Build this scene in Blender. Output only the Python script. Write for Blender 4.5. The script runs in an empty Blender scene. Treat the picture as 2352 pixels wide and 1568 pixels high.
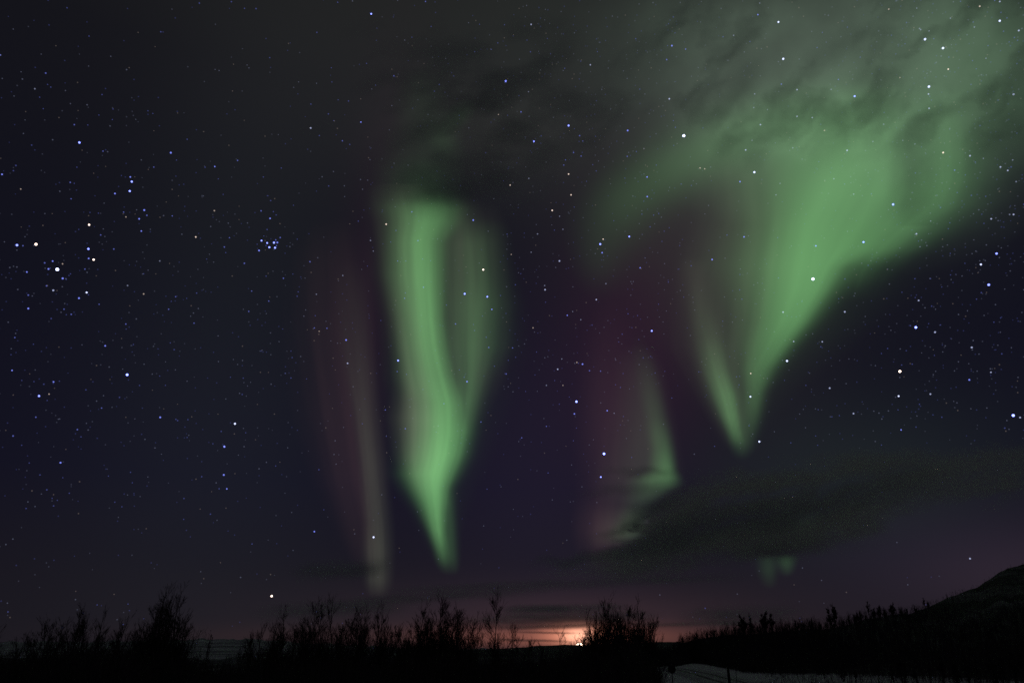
import bpy, math, random
import numpy as np

S = bpy.context.scene
COL = S.collection

# ------------------------------------------------------------------ camera
F = 1855.0                      # focal length in the units of a 2352 x 1568 sketch of the view
CX, CY = 1176.0, 784.0
EYE = np.array((0.0, 0.0, 4.0))
PITCH = math.atan((1500 - CY) / F)
cam = bpy.data.cameras.new("camera")
cam.sensor_width = 36.0
cam.lens = F / 2352 * 36.0
cam.clip_start = 0.1
cam.clip_end = 400000.0
camo = bpy.data.objects.new("camera", cam)
COL.objects.link(camo)
camo.location = EYE
camo.rotation_euler = (math.radians(90) + PITCH, 0, 0)
S.camera = camo
_R = np.array((1.0, 0, 0))
_U = np.array((0, -math.sin(PITCH), math.cos(PITCH)))
_F = np.array((0, math.cos(PITCH), math.sin(PITCH)))


def sight(x, y):
    """unit directions (world) of sketch coordinates"""
    x = np.asarray(x, float)[..., None]
    y = np.asarray(y, float)[..., None]
    d = _R * (x - CX) / F + _U * (CY - y) / F + _F
    return d / np.linalg.norm(d, axis=-1, keepdims=True)


def azel(x, y):
    d = sight(x, y)
    return np.degrees(np.arctan2(d[..., 0], d[..., 1])), np.degrees(np.arcsin(d[..., 2]))


def at_dist(x, y, dist):
    """point at horizontal range dist"""
    d = sight(x, y)
    return EYE + d * (dist / math.hypot(d[0], d[1]))


def on_ground(x, y):
    d = sight(x, y)
    return EYE + d * (-EYE[2] / d[2])


def lin(c):
    return tuple(((v / 255 + .055) / 1.055) ** 2.4 if v > 10 else v / 255 / 12.92 for v in c)


# ------------------------------------------------------------------ render settings
S.view_settings.view_transform = 'Standard'
S.view_settings.look = 'None'
S.view_settings.exposure = 0.0
S.view_settings.gamma = 1.0
S.cycles.use_denoising = False
S.cycles.max_bounces = 6
S.cycles.diffuse_bounces = 2
S.cycles.volume_bounces = 2
S.cycles.transparent_max_bounces = 16
S.cycles.sample_clamp_indirect = 1.0

# ------------------------------------------------------------------ world: night sky
W = bpy.data.worlds.new("World")
S.world = W
W.use_nodes = True
nt = W.node_tree
nt.nodes.clear()
N, L = nt.nodes, nt.links


def nmath(op, a, b=None, c=None):
    n = N.new('ShaderNodeMath')
    n.operation = op
    for i, v in enumerate((a, b, c)):
        if v is None:
            continue
        if isinstance(v, (int, float)):
            n.inputs[i].default_value = v
        else:
            L.new(v, n.inputs[i])
    return n.outputs[0]


tc = N.new('ShaderNodeTexCoord')
sep = N.new('ShaderNodeSeparateXYZ')
L.new(tc.outputs['Generated'], sep.inputs[0])
AZ = nmath('MULTIPLY', nmath('ARCTAN2', sep.outputs[0], sep.outputs[1]), 57.29578)
EL = nmath('MULTIPLY', nmath('ARCSINE', sep.outputs[2]), 57.29578)

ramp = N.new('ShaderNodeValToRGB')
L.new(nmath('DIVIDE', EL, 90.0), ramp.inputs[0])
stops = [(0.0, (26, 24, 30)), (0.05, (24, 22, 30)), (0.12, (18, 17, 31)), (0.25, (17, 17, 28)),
         (0.42, (19, 19, 25)), (0.53, (27, 28, 28)), (0.64, (47, 49, 50)), (1.0, (56, 58, 59))]  # glow added overhead, out of view, to light the snow and hills
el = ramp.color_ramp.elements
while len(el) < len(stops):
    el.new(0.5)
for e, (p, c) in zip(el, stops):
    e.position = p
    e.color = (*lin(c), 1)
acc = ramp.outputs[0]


def blob(acc, x, y, sx, sy, color):
    a0, e0 = azel(x, y)
    a1, _ = azel(x + sx, y)
    a2, _ = azel(x - sx, y)
    _, e1 = azel(x, y - sy)
    _, e2 = azel(x, y + sy)
    sa, se = abs(a1 - a2) / 2, abs(e1 - e2) / 2
    u = nmath('MULTIPLY_ADD', AZ, 1 / sa, -float(a0) / sa)
    v = nmath('MULTIPLY_ADD', EL, 1 / se, -float(e0) / se)
    q = nmath('MULTIPLY_ADD', u, u, nmath('MULTIPLY', v, v))
    g = nmath('EXPONENT', nmath('MULTIPLY', q, -0.5))
    m = N.new('ShaderNodeVectorMath')
    m.operation = 'MULTIPLY_ADD'
    L.new(g, m.inputs[0])
    m.inputs[1].default_value = color
    L.new(acc, m.inputs[2])
    return m.outputs[0]


# airglow, thin high haze lit by the aurora, and the glow of the setting moon
SKY = [
    (560, 620, 200, 420, (.0035, .0045, .0040)),
    (500, 1150, 260, 260, (.002, .0026, .0034)),
    (900, 150, 330, 230, (.007, .007, .006)),
    (1330, 90, 230, 170, (.007, .009, .007)),
    (1120, 310, 150, 75, (.010, .010, .008)),
    (1770, 260, 310, 230, (.024, .027, .022)),
    (2150, 120, 220, 170, (.018, .028, .018)),
    (1680, 600, 140, 220, (.013, .010, .009)),
    (1455, 760, 125, 210, (.0115, .0015, .0055)),
    (880, 620, 60, 260, (.006, .0005, .0035)),
    (1230, 1050, 200, 280, (.006, .004, .009)),
    (1950, 1090, 260, 130, (.006, .010, .006)),
    (2150, 1270, 300, 90, (.004, .002, .007)),
    (2350, 1330, 200, 80, (.012, .007, .009)),
    (1250, 1430, 430, 60, (.015, .008, .0085)),
    (1250, 1466, 440, 20, (.030, .011, .007)),
    (1330, 1425, 190, 40, (.013, .005, .005)),
    (1295, 1462, 160, 18, (.155, .045, .024)),
    (1322, 1458, 48, 16, (.60, .215, .125)),
    (1330, 1460, 22, 12, (.80, .44, .29)),
]
for b in SKY:
    acc = blob(acc, *b)
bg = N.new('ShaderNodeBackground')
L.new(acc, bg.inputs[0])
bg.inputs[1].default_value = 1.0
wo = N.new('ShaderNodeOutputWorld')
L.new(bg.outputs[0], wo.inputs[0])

# the moon's own weak light, skimming in from behind the far ridge
sun = bpy.data.lights.new("moonlight", 'SUN')
sun.energy = 0.004
sun.angle = math.radians(0.5)
sun.color = (1.0, 0.62, 0.42)
suno = bpy.data.objects.new("moonlight", sun)
COL.objects.link(suno)
_md = sight(1334, 1470)
suno.rotation_euler = (math.asin(-_md[2]) + math.radians(90) - 2 * 0, 0, 0)
from mathutils import Vector
suno.rotation_euler = Vector((-_md[0], -_md[1], -_md[2])).to_track_quat('-Z', 'Y').to_euler()


# ------------------------------------------------------------------ helpers
def tag(o, label=None, cat=None, group=None, kind=None):
    for k, v in (('label', label), ('category', cat), ('group', group), ('kind', kind)):
        if v:
            o[k] = v
    return o


def mesh_np(name, verts, quads, mats=(), parent=None, mat_idx=None, smooth=False):
    me = bpy.data.meshes.new(name)
    verts = np.asarray(verts, np.float32)
    quads = np.asarray(quads, np.int32)
    k = quads.shape[1]
    me.vertices.add(len(verts))
    me.vertices.foreach_set('co', verts.ravel())
    me.loops.add(quads.size)
    me.loops.foreach_set('vertex_index', quads.ravel())
    me.polygons.add(len(quads))
    me.polygons.foreach_set('loop_start', np.arange(len(quads), dtype=np.int32) * k)
    if mat_idx is not None:
        me.polygons.foreach_set('material_index', np.asarray(mat_idx, np.int32))
    for m in mats:
        me.materials.append(m)
    me.update(calc_edges=True)
    if smooth:
        me.polygons.foreach_set('use_smooth', np.ones(len(quads), bool))
    o = bpy.data.objects.new(name, me)
    COL.objects.link(o)
    if parent:
        o.parent = parent
    return o


def empty(name, loc):
    o = bpy.data.objects.new(name, None)
    o.empty_display_size = 1
    COL.objects.link(o)
    o.location = loc
    return o


def new_mat(name):
    m = bpy.data.materials.new(name)
    m.use_nodes = True
    m.node_tree.nodes.clear()
    return m, m.node_tree.nodes, m.node_tree.links


def emit_mat(name, color, strength=1.0, clear=False):
    m, n, l = new_mat(name)
    e = n.new('ShaderNodeEmission')
    e.inputs[0].default_value = (*color, 1)
    e.inputs[1].default_value = strength
    o = n.new('ShaderNodeOutputMaterial')
    if clear:
        # a point of light, not a solid ball: what lies behind it shines through
        t = n.new('ShaderNodeBsdfTransparent')
        a = n.new('ShaderNodeAddShader')
        g = n.new('ShaderNodeNewGeometry')
        k = n.new('ShaderNodeMath')
        k.operation = 'SUBTRACT'
        k.inputs[0].default_value = 1.0
        l.new(g.outputs['Backfacing'], k.inputs[1])
        h = n.new('ShaderNodeMath')
        h.operation = 'MULTIPLY'
        h.inputs[1].default_value = strength
        l.new(k.outputs[0], h.inputs[0])
        l.new(h.outputs[0], e.inputs[1])
        l.new(e.outputs[0], a.inputs[0])
        l.new(t.outputs[0], a.inputs[1])
        l.new(a.outputs[0], o.inputs[0])
    else:
        l.new(e.outputs[0], o.inputs[0])
    m.cycles.emission_sampling = 'NONE'
    return m


def rough_mat(name, c1, c2, scale=3.0, rough=0.9, bump=0.0, detail=6.0, lo=0.35, hi=0.65):
    m, n, l = new_mat(name)
    t = n.new('ShaderNodeTexCoord')
    no = n.new('ShaderNodeTexNoise')
    no.inputs['Scale'].default_value = scale
    no.inputs['Detail'].default_value = detail
    l.new(t.outputs['Object'], no.inputs['Vector'])
    r = n.new('ShaderNodeValToRGB')
    r.color_ramp.elements[0].position = lo
    r.color_ramp.elements[1].position = hi
    r.color_ramp.elements[0].color = (*c1, 1)
    r.color_ramp.elements[1].color = (*c2, 1)
    l.new(no.outputs[0], r.inputs[0])
    b = n.new('ShaderNodeBsdfPrincipled')
    b.inputs['Roughness'].default_value = rough
    b.inputs['Specular IOR Level'].default_value = 0.2
    l.new(r.outputs[0], b.inputs['Base Color'])
    if bump:
        bp = n.new('ShaderNodeBump')
        bp.inputs['Strength'].default_value = bump
        bp.inputs['Distance'].default_value = 0.3
        l.new(no.outputs[0], bp.inputs['Height'])
        l.new(bp.outputs[0], b.inputs['Normal'])
    o = n.new('ShaderNodeOutputMaterial')
    l.new(b.outputs[0], o.inputs[0])
    return m


# ------------------------------------------------------------------ fields for gas and cloud
def vnoise(x, y, seed=0):
    rng = np.random.RandomState(seed)
    tab = rng.rand(256, 256)
    xi, yi = np.floor(x).astype(int), np.floor(y).astype(int)
    fx, fy = x - xi, y - yi
    fx = fx * fx * fx * (fx * (fx * 6 - 15) + 10)
    fy = fy * fy * fy * (fy * (fy * 6 - 15) + 10)
    g = lambda a, b: tab[a % 256, b % 256]
    return (g(xi, yi) * (1 - fx) + g(xi + 1, yi) * fx) * (1 - fy) + (g(xi, yi + 1) * (1 - fx) + g(xi + 1, yi + 1) * fx) * fy


def fbm(x, y, seed=0, octaves=4):
    s, a, t = 0, 1.0, 0
    for k in range(octaves):
        s = s + a * vnoise(x * 2 ** k + 17.3 * k, y * 2 ** k + 5.1 * k, seed + k)
        t += a
        a *= 0.5
    return s / t


def ridge(X, Y, pts, p=2.0, smooth=15.0, ray=0.0, fine=2.2, seed=0, pr=None):
    """a streak of light: rows (y, left half-level, crest, right half-level, amplitude)"""
    pts = np.array(pts, float)
    yy = np.arange(-100, 1700.0)
    k = int(smooth)
    ker = np.hanning(2 * k + 3)
    ker /= ker.sum()
    cols = []
    for c in range(1, 5):
        v = np.interp(yy, pts[:, 0], pts[:, c], left=(0 if c == 4 else None), right=(0 if c == 4 else None))
        v = np.convolve(np.pad(v, k + 1, 'edge'), ker, 'valid')
        cols.append(v)
    xl, xp, xr, am = [np.interp(Y, yy, c) for c in cols]
    w = np.where(X < xp, np.maximum(xp - xl, 2), np.maximum(xr - xp, 2))
    u = np.abs(X - xp) / w
    f = am * np.exp(-0.6931 * u ** np.where(X < xp, p, pr or p))
    if ray:
        sgn = np.where(X < xp, -u, u)
        f = f * np.clip(1 + ray * 2 * (fbm(sgn * fine + 40, Y / 420.0, seed, 3) - .5) * 1.6, 0, None)
    return f


def puff(X, Y, x, y, sx, sy, a, rot=0.0):
    c, s = math.cos(rot), math.sin(rot)
    dx, dy = X - x, Y - y
    u, v = (dx * c + dy * s) / sx, (-dx * s + dy * c) / sy
    return a * np.exp(-0.5 * (u * u + v * v))


def sstep(a, b, x):
    t = np.clip((x - a) / (b - a), 0, 1)
    return t * t * (3 - 2 * t)


def gas_body(name, box, step, field, dist, per_m, mat, parent=None, eps=0.0):
    """a closed body of even gas whose depth along the view is field / per_m metres"""
    x0, y0, x1, y1 = box
    xs = np.arange(x0, x1 + step, step, dtype=float)
    ys = np.arange(y0, y1 + step, step, dtype=float)
    X, Y = np.meshgrid(xs, ys)
    f = np.clip(field(X, Y) - eps, 0, None)
    # close the border of the body
    f[0, :] = f[-1, :] = 0
    f[:, 0] = f[:, -1] = 0
    d = sight(X, Y)
    t = f / per_m
    # billow the body's middle surface so that it is not a flat slab
    mid = dist * (1 + 0.02 * np.sin(X * 0.011 + Y * 0.004) + 0.012 * np.sin(X * 0.023 - Y * 0.006))
    front = EYE + d * (mid - t / 2 - 0.5)[..., None]
    back = EYE + d * (mid + t / 2 + 0.5)[..., None]
    h, w = f.shape
    cell = (np.maximum.reduce([f[:-1, :-1], f[1:, :-1], f[:-1, 1:], f[1:, 1:]]) > 0)
    idx = np.arange(h * w).reshape(h, w)
    a, b, c, e = idx[:-1, :-1][cell], idx[:-1, 1:][cell], idx[1:, 1:][cell], idx[1:, :-1][cell]
    n = h * w
    quads = [np.stack([a, e, c, b], 1), np.stack([a + n, b + n, c + n, e + n], 1)]
    pad = np.pad(cell, 1)
    for (dy, dx, p, q) in ((-1, 0, (0, 0), (0, 1)), (1, 0, (1, 1), (1, 0)), (0, -1, (1, 0), (0, 0)), (0, 1, (0, 1), (1, 1))):
        nb = pad[1 + dy:1 + dy + h - 1, 1 + dx:1 + dx + w - 1]
        edge = cell & ~nb
        r, k = np.nonzero(edge)
        i0 = idx[r + p[0], k + p[1]]
        i1 = idx[r + q[0], k + q[1]]
        quads.append(np.stack([i0, i1, i1 + n, i0 + n], 1))
    quads = np.concatenate(quads)
    verts = np.concatenate([front.reshape(-1, 3), back.reshape(-1, 3)])
    used = np.zeros(len(verts), bool)
    used[quads.ravel()] = True
    remap = np.cumsum(used) - 1
    return mesh_np(name, verts[used], remap[quads], [mat], parent, smooth=False)


GAS_E = 3e-5


def glow_mat(name, color):
    m, n, l = new_mat(name)
    e = n.new('ShaderNodeEmission')
    e.inputs[0].default_value = (*color, 1)
    e.inputs[1].default_value = GAS_E
    o = n.new('ShaderNodeOutputMaterial')
    l.new(e.outputs[0], o.inputs['Volume'])
    m.cycles.emission_sampling = 'NONE'
    return m


M_GREEN = glow_mat('aurora_green', (.375, 1.0, .345))
M_VEIL = glow_mat('lit_veil_glow', (.64, 1.0, .68))  # emission stands in for thin cloud lit by the aurora
M_PALE = glow_mat('aurora_pale', (.92, 1.0, .68))
M_RED = glow_mat('aurora_red', (1.0, .52, .52))
AD = 100000.0


def rays(X, Y, seed, amount=0.10, lean=0.10, scale=14.0):
    """fine upright striation of an aurora curtain"""
    u = (X + (Y - 800) * lean) / scale
    return 1 + amount * (fbm(u, Y / 260.0, seed, 3) - 0.5) * 2


# ---- central curtain
def a_main(X, Y):
    f = ridge(X, Y, [
        (360, 905, 960, 1015, 0), (425, 910, 965, 1015, .022), (455, 918, 975, 1025, .06), (480, 926, 982, 1034, .17), (510, 930, 977, 1026, .21),
        (555, 924, 967, 1003, .245), (633, 926, 972, 1004, .265), (731, 940, 980, 1007, .265), (796, 946, 988, 1016, .245), (861, 956, 1003, 1030, .225),
        (926, 976, 1019, 1050, .27), (991, 976, 1019, 1056, .33), (1043, 968, 1011, 1047, .385), (1089, 957, 998, 1030, .40), (1121, 964, 997, 1021, .36),
        (1173, 980, 1001, 1017, .29), (1219, 992, 1006, 1018, .235), (1264, 1003, 1013, 1026, .10), (1300, 1010, 1020, 1031, .015), (1320, 1015, 1025, 1035, 0)],
        p=2.0, pr=2.3, smooth=16, ray=.11, fine=3.0, seed=201)
    f += ridge(X, Y, [
        (500, 1040, 1075, 1130, .0), (560, 1040, 1080, 1125, .03), (640, 1042, 1086, 1132, .042), (700, 1044, 1085, 1136, .058),
        (796, 1048, 1080, 1128, .064), (861, 1056, 1080, 1108, .06), (913, 1056, 1076, 1098, .065), (959, 1058, 1072, 1092, .045), (1004, 1052, 1064, 1082, .03),
        (1050, 1042, 1052, 1070, .012), (1090, 1040, 1050, 1060, 0)], p=2.0, ray=.3, fine=2.0, seed=210)
    f += ridge(X, Y, [
        (1120, 1018, 1030, 1045, .0), (1160, 1018, 1031, 1042, .035), (1219, 1020, 1033, 1044, .042), (1280, 1024, 1038, 1049, .032),
        (1322, 1032, 1045, 1054, .0)])
    f += puff(X, Y, 968, 405, 62, 75, .016) + puff(X, Y, 968, 235, 40, 55, .010)
    f += ridge(X, Y, [(420, 860, 970, 1060, 0), (520, 870, 975, 1110, .007), (800, 915, 1010, 1150, .011), (960, 925, 1020, 1110, .014), (1120, 935, 1000, 1070, .011), (1270, 980, 1015, 1050, .006), (1330, 990, 1020, 1050, 0)], p=1.5) + puff(X, Y, 1056, 266, 28, 14, .018, -.7) + puff(X, Y, 1020, 322, 22, 28, .014, -.5)
    return f


def a_pale(X, Y):
    return ridge(X, Y, [
        (400, 870, 925, 975, 0), (445, 875, 928, 975, .018), (560, 884, 922, 960, .024), (700, 898, 928, 970, .034), (830, 920, 948, 985, .045), (900, 928, 960, 995, .062),
        (960, 925, 965, 1000, .078), (1050, 930, 960, 1000, .06), (1110, 945, 968, 1000, .025), (1160, 960, 980, 1000, 0)], p=2.0, ray=.2, seed=220) \
        + ridge(X, Y, [(440, 985, 1050, 1130, 0), (560, 990, 1060, 1125, .032), (700, 1000, 1065, 1130, .033), (860, 1010, 1070, 1125, .028), (960, 1030, 1062, 1100, .012), (1020, 1030, 1050, 1080, 0)],
                ray=.25, fine=2.5, seed=225)


a = empty('aurora_curtain', EYE + sight(1000, 900) * AD)
tag(a, 'tall green aurora curtain twisting down to a point at picture centre', 'aurora', 'aurora curtains in the night sky')


def keep(o, parent):
    """parent without moving"""
    o.parent = parent
    o.matrix_parent_inverse = parent.matrix_basis.inverted()
    return o


bpy.context.view_layer.update()
keep(gas_body('green_light', (780, 120, 1240, 1330), 4, a_main, AD, GAS_E, M_GREEN, None, .003), a)
keep(gas_body('pale_light', (780, 420, 1240, 1180), 5, a_pale, AD * 1.3, GAS_E, M_PALE, None, .003), a)


# ---- left pillar
def b_pale(X, Y):
    return ridge(X, Y, [
        (560, 770, 808, 835, 0), (650, 775, 815, 845, .006), (800, 792, 825, 850, .014), (950, 818, 836, 860, .026), (1060, 832, 848, 872, .034),
        (1200, 845, 863, 886, .034), (1260, 845, 866, 888, .042), (1330, 848, 868, 888, .036), (1375, 850, 870, 888, 0)], p=2.0, ray=.15, seed=230)


def b_red(X, Y):
    return ridge(X, Y, [
        (470, 710, 760, 840, .0), (600, 690, 765, 850, .009), (750, 698, 775, 850, .014), (950, 725, 802, 852, .018), (1100, 755, 820, 862, .017),
        (1250, 800, 845, 875, .010), (1340, 820, 850, 880, 0)], p=2.0, ray=.18, fine=3, seed=235)


a = empty('aurora_curtain', EYE + sight(850, 1000) * AD)
tag(a, 'faint brownish aurora pillar, leftmost, its olive edge reaching down above the trees', 'aurora', 'aurora curtains in the night sky')
bpy.context.view_layer.update()
keep(gas_body('pale_light', (740, 520, 920, 1390), 4, b_pale, AD * 1.3, GAS_E, M_PALE, None, .002), a)
keep(gas_body('red_light', (640, 440, 920, 1350), 5, b_red, AD * 1.5, GAS_E, M_RED, None, .002), a)


# ---- great curtain on the right
def c_main(X, Y):
    f = ridge(X, Y, [
        (190, 1850, 2010, 2080, 0), (240, 1800, 2000, 2080, .05), (295, 1790, 1990, 2072, .13), (369, 1795, 1980, 2066, .215), (443, 1790, 1935, 2066, .265), (517, 1782, 1890, 2034, .28),
        (568, 1774, 1880, 1995, .295), (612, 1766, 1872, 1930, .30), (664, 1764, 1855, 1900, .285), (738, 1752, 1818, 1853, .235), (797, 1728, 1780, 1809, .165),
        (849, 1714, 1744, 1772, .115), (900, 1714, 1734, 1752, .075), (959, 1708, 1728, 1744, .04), (1010, 1695, 1715, 1732, .02), (1050, 1690, 1712, 1730, 0)],
        p=1.9, pr=2.1, smooth=14, ray=.09, fine=3.2, seed=240)
    f += ridge(X, Y, [
        (200, 2090, 2160, 2225, 0), (295, 2095, 2165, 2232, .06), (369, 2098, 2170, 2236, .10), (413, 2095, 2170, 2235, .105), (472, 2070, 2148, 2214, .085), (531, 2010, 2072, 2135, .075),
        (583, 1968, 2015, 2066, .065), (620, 1950, 1985, 2030, .035), (660, 1940, 1970, 2005, .01), (690, 1930, 1960, 2000, 0)], p=2.0, smooth=15, ray=.2, seed=250)
    f += puff(X, Y, 1690, 318, 100, 42, .040, -.42) + puff(X, Y, 1525, 405, 105, 46, .042, -.55) + puff(X, Y, 1430, 500, 50, 70, .016, .3)
    f += ridge(X, Y, [(480, 1720, 1880, 2090, 0), (600, 1690, 1850, 2000, .02), (760, 1650, 1800, 1900, .018), (900, 1630, 1720, 1790, .010), (1040, 1660, 1705, 1750, 0)], p=1.5)
    f += puff(X, Y, 2240, 150, 125, 130, .040) + puff(X, Y, 2080, 270, 170, 70, .030)
    f += puff(X, Y, 1375, 590, 35, 50, .010) + puff(X, Y, 1880, 270, 130, 55, .05, -.2)
    f += ridge(X, Y, [
        (640, 1580, 1600, 1630, 0), (701, 1588, 1610, 1636, .008), (775, 1606, 1630, 1654, .022), (849, 1626, 1648, 1669, .075), (908, 1647, 1669, 1687, .14),
        (959, 1664, 1680, 1695, .15), (996, 1677, 1690, 1702, .10), (1026, 1684, 1698, 1712, .02), (1060, 1690, 1705, 1718, 0)], p=2.0, ray=.15, seed=260)
    return f


def c_haze(X, Y):
    """thin cloud veil high up, its aurora-lit look put in as its own glow"""
    f = puff(X, Y, 2230, 140, 150, 130, .040) + puff(X, Y, 1950, 200, 220, 130, .048) + puff(X, Y, 1680, 120, 170, 110, .036) + puff(X, Y, 2020, 20, 300, 80, .026)
    f += puff(X, Y, 1760, 330, 170, 90, .026) + puff(X, Y, 2120, 420, 150, 110, .022)
    c, s_ = math.cos(-.72), math.sin(-.72)
    u, v = X * c + Y * s_, -X * s_ + Y * c
    m = .6 * fbm(u / 190, v / 90, 270, 4) + .4 * fbm(X / 80, Y / 70, 275, 4)
    return f * np.clip(.42 + 1.16 * m, 0, None)


def c_pale(X, Y):
    return ridge(X, Y, [
        (330, 1640, 1720, 1790, 0), (400, 1640, 1730, 1810, .014), (500, 1650, 1740, 1810, .02), (640, 1610, 1710, 1790, .024), (800, 1600, 1690, 1750, .022),
        (920, 1640, 1700, 1745, .016), (1000, 1660, 1700, 1730, .010), (1070, 1680, 1705, 1730, 0)], ray=.3, fine=2.6, seed=265) \
        + ridge(X, Y, [(600, 1570, 1590, 1615, .006), (760, 1600, 1622, 1650, .018), (860, 1620, 1648, 1676, .028), (960, 1655, 1678, 1702, .02), (1030, 1680, 1695, 1710, 0)])


a = empty('aurora_curtain', EYE + sight(1850, 600) * AD)
tag(a, 'broad bright green aurora curtain spreading over the upper right and narrowing to a V', 'aurora', 'aurora curtains in the night sky')
bpy.context.view_layer.update()
keep(gas_body('green_light', (1260, -80, 2480, 1090), 5, c_main, AD, GAS_E, M_GREEN, None, .002), a)
keep(gas_body('veil_light', (1280, -80, 2480, 640), 6, c_haze, AD * .8, GAS_E, M_VEIL, None, .004), a)
keep(gas_body('pale_light', (1500, 300, 1900, 1090), 6, c_pale, AD * 1.35, GAS_E, M_PALE, None, .003), a)


# ---- short curtain above the cloud bank
def e_green(X, Y):
    f = ridge(X, Y, [
        (740, 1440, 1458, 1480, 0), (880, 1468, 1492, 1512, .012), (960, 1488, 1508, 1527, .026), (1030, 1503, 1523, 1540, .07), (1080, 1506, 1531, 1546, .13),
        (1098, 1484, 1528, 1550, .125), (1116, 1474, 1520, 1548, .07), (1130, 1460, 1498, 1528, .035), (1160, 1440, 1472, 1498, .015), (1200, 1425, 1450, 1475, .03),
        (1225, 1412, 1442, 1475, .03), (1250, 1405, 1435, 1470, 0)], p=2.3, smooth=8)
    return f * rays(X, Y, 41, .1)


def e_pale(X, Y):
    return ridge(X, Y, [
        (780, 1420, 1460, 1500, 0), (880, 1440, 1485, 1515, .02), (1000, 1440, 1495, 1530, .032), (1090, 1420, 1490, 1535, .03), (1120, 1410, 1480, 1530, .022),
        (1160, 1400, 1450, 1500, .012), (1210, 1395, 1440, 1480, .035), (1235, 1380, 1420, 1465, .025), (1262, 1370, 1410, 1460, 0)], smooth=8)


def e_red(X, Y):
    return (puff(X, Y, 1400, 990, 42, 150, .018) + puff(X, Y, 1380, 1215, 32, 40, .022)) * rays(X, Y, 47, .2)


a = empty('aurora_curtain', EYE + sight(1500, 1050) * AD)
tag(a, 'short reddish-sided aurora ray, its bright green foot touching the dark cloud bank', 'aurora', 'aurora curtains in the night sky')
bpy.context.view_layer.update()
keep(gas_body('green_light', (1380, 720, 1600, 1270), 4, e_green, AD, GAS_E, M_GREEN, None, .002), a)
keep(gas_body('pale_light', (1340, 760, 1600, 1280), 5, e_pale, AD * 1.3, GAS_E, M_PALE, None, .002), a)
keep(gas_body('red_light', (1240, 560, 1540, 1340), 6, e_red, AD * 1.6, GAS_E, M_RED, None, .002), a)


# ---- far fragment under the cloud bank
def f_green(X, Y):
    top = sstep(1268, 1284, Y)
    return (ridge(X, Y, [(1255, 1788, 1805, 1823, .045), (1290, 1791, 1807, 1821, .042), (1325, 1798, 1808, 1818, 0)], smooth=5)
            + ridge(X, Y, [(1260, 1742, 1762, 1780, .022), (1310, 1748, 1766, 1780, .022), (1355, 1755, 1770, 1782, 0)], smooth=5)) * top \
        + puff(X, Y, 1845, 1205, 26, 18, .012, -.5)


a = tag(gas_body('aurora_curtain', (1690, 1150, 1930, 1380), 3, f_green, AD, GAS_E, M_GREEN, None, .0015),
        'two small pale green aurora scraps showing below the dark cloud bank', 'aurora', 'aurora curtains in the night sky')


# ------------------------------------------------------------------ clouds (bodies of grey vapour)
CLOUD_D = 2e-3


def cloud_mat(name, color):
    m, n, l = new_mat(name)
    p = n.new('ShaderNodeVolumePrincipled')
    p.inputs['Color'].default_value = (*color, 1)
    p.inputs['Density'].default_value = CLOUD_D
    p.inputs['Anisotropy'].default_value = 0.2
    o = n.new('ShaderNodeOutputMaterial')
    l.new(p.outputs[0], o.inputs['Volume'])
    return m


M_CLOUD = cloud_mat('cloud_vapour', (.97, .985, .91))
M_CLOUD_DARK = cloud_mat('dark_cloud_vapour', (.62, .65, .66))


def soft_band(X, Y, top, bot, st=18, sb=18):
    top, bot = np.array(top, float), np.array(bot, float)
    t = np.interp(X, top[:, 0], top[:, 1])
    b = np.interp(X, bot[:, 0], bot[:, 1])
    return sstep(-st * .3, st, Y - t) * sstep(-sb * .3, sb, b - Y)


def bank(X, Y):
    wob = 60 * (fbm(X / 110, Y / 60, 60, 5) - .5)
    Xw = X + 150 * (fbm(X / 160, Y / 22, 61, 4) - .5) * sstep(1950, 1500, X)
    f = soft_band(Xw, Y + wob, [(1180, 1300), (1240, 1282), (1330, 1268), (1390, 1252), (1450, 1236), (1475, 1205), (1425, 1192), (1500, 1150), (1550, 1112), (1650, 1092), (1800, 1060),
                         (1950, 1032), (2080, 1020), (2180, 1032), (2260, 1016), (2500, 1005)],
                  [(1180, 1306), (1300, 1315), (1500, 1318), (1700, 1298), (1830, 1282), (1900, 1262), (2000, 1225), (2150, 1180), (2350, 1150), (2500, 1130)], 44, 44)
    n = .65 * fbm(X / 150 + Y / 300, Y / 42 + X / 300, 64, 5) + .35 * fbm(X / 45 + Y / 60, Y / 26 + X / 140, 65, 4)
    core = np.exp(-0.5 * (((X - 1700) / 260) ** 2 + ((Y - 1200 + (X - 1700) * .12) / 60) ** 2))
    return 1.7 * f * (0.6 + 0.6 * core) * np.clip(3.6 * n - .95, .03, None) * sstep(1160, 1290, X)


def bodied_cloud(box, step, field, dist, label, eps=.02, mat=None):
    return tag(gas_body('cloud', box, step, field, dist, CLOUD_D, mat or M_CLOUD_DARK, None, eps), label, 'cloud')


bodied_cloud((1170, 990, 2480, 1340), 6, bank, 9000, 'large dark cloud bank across the lower right sky, cutting off the short aurora ray', .02, M_CLOUD)


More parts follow.
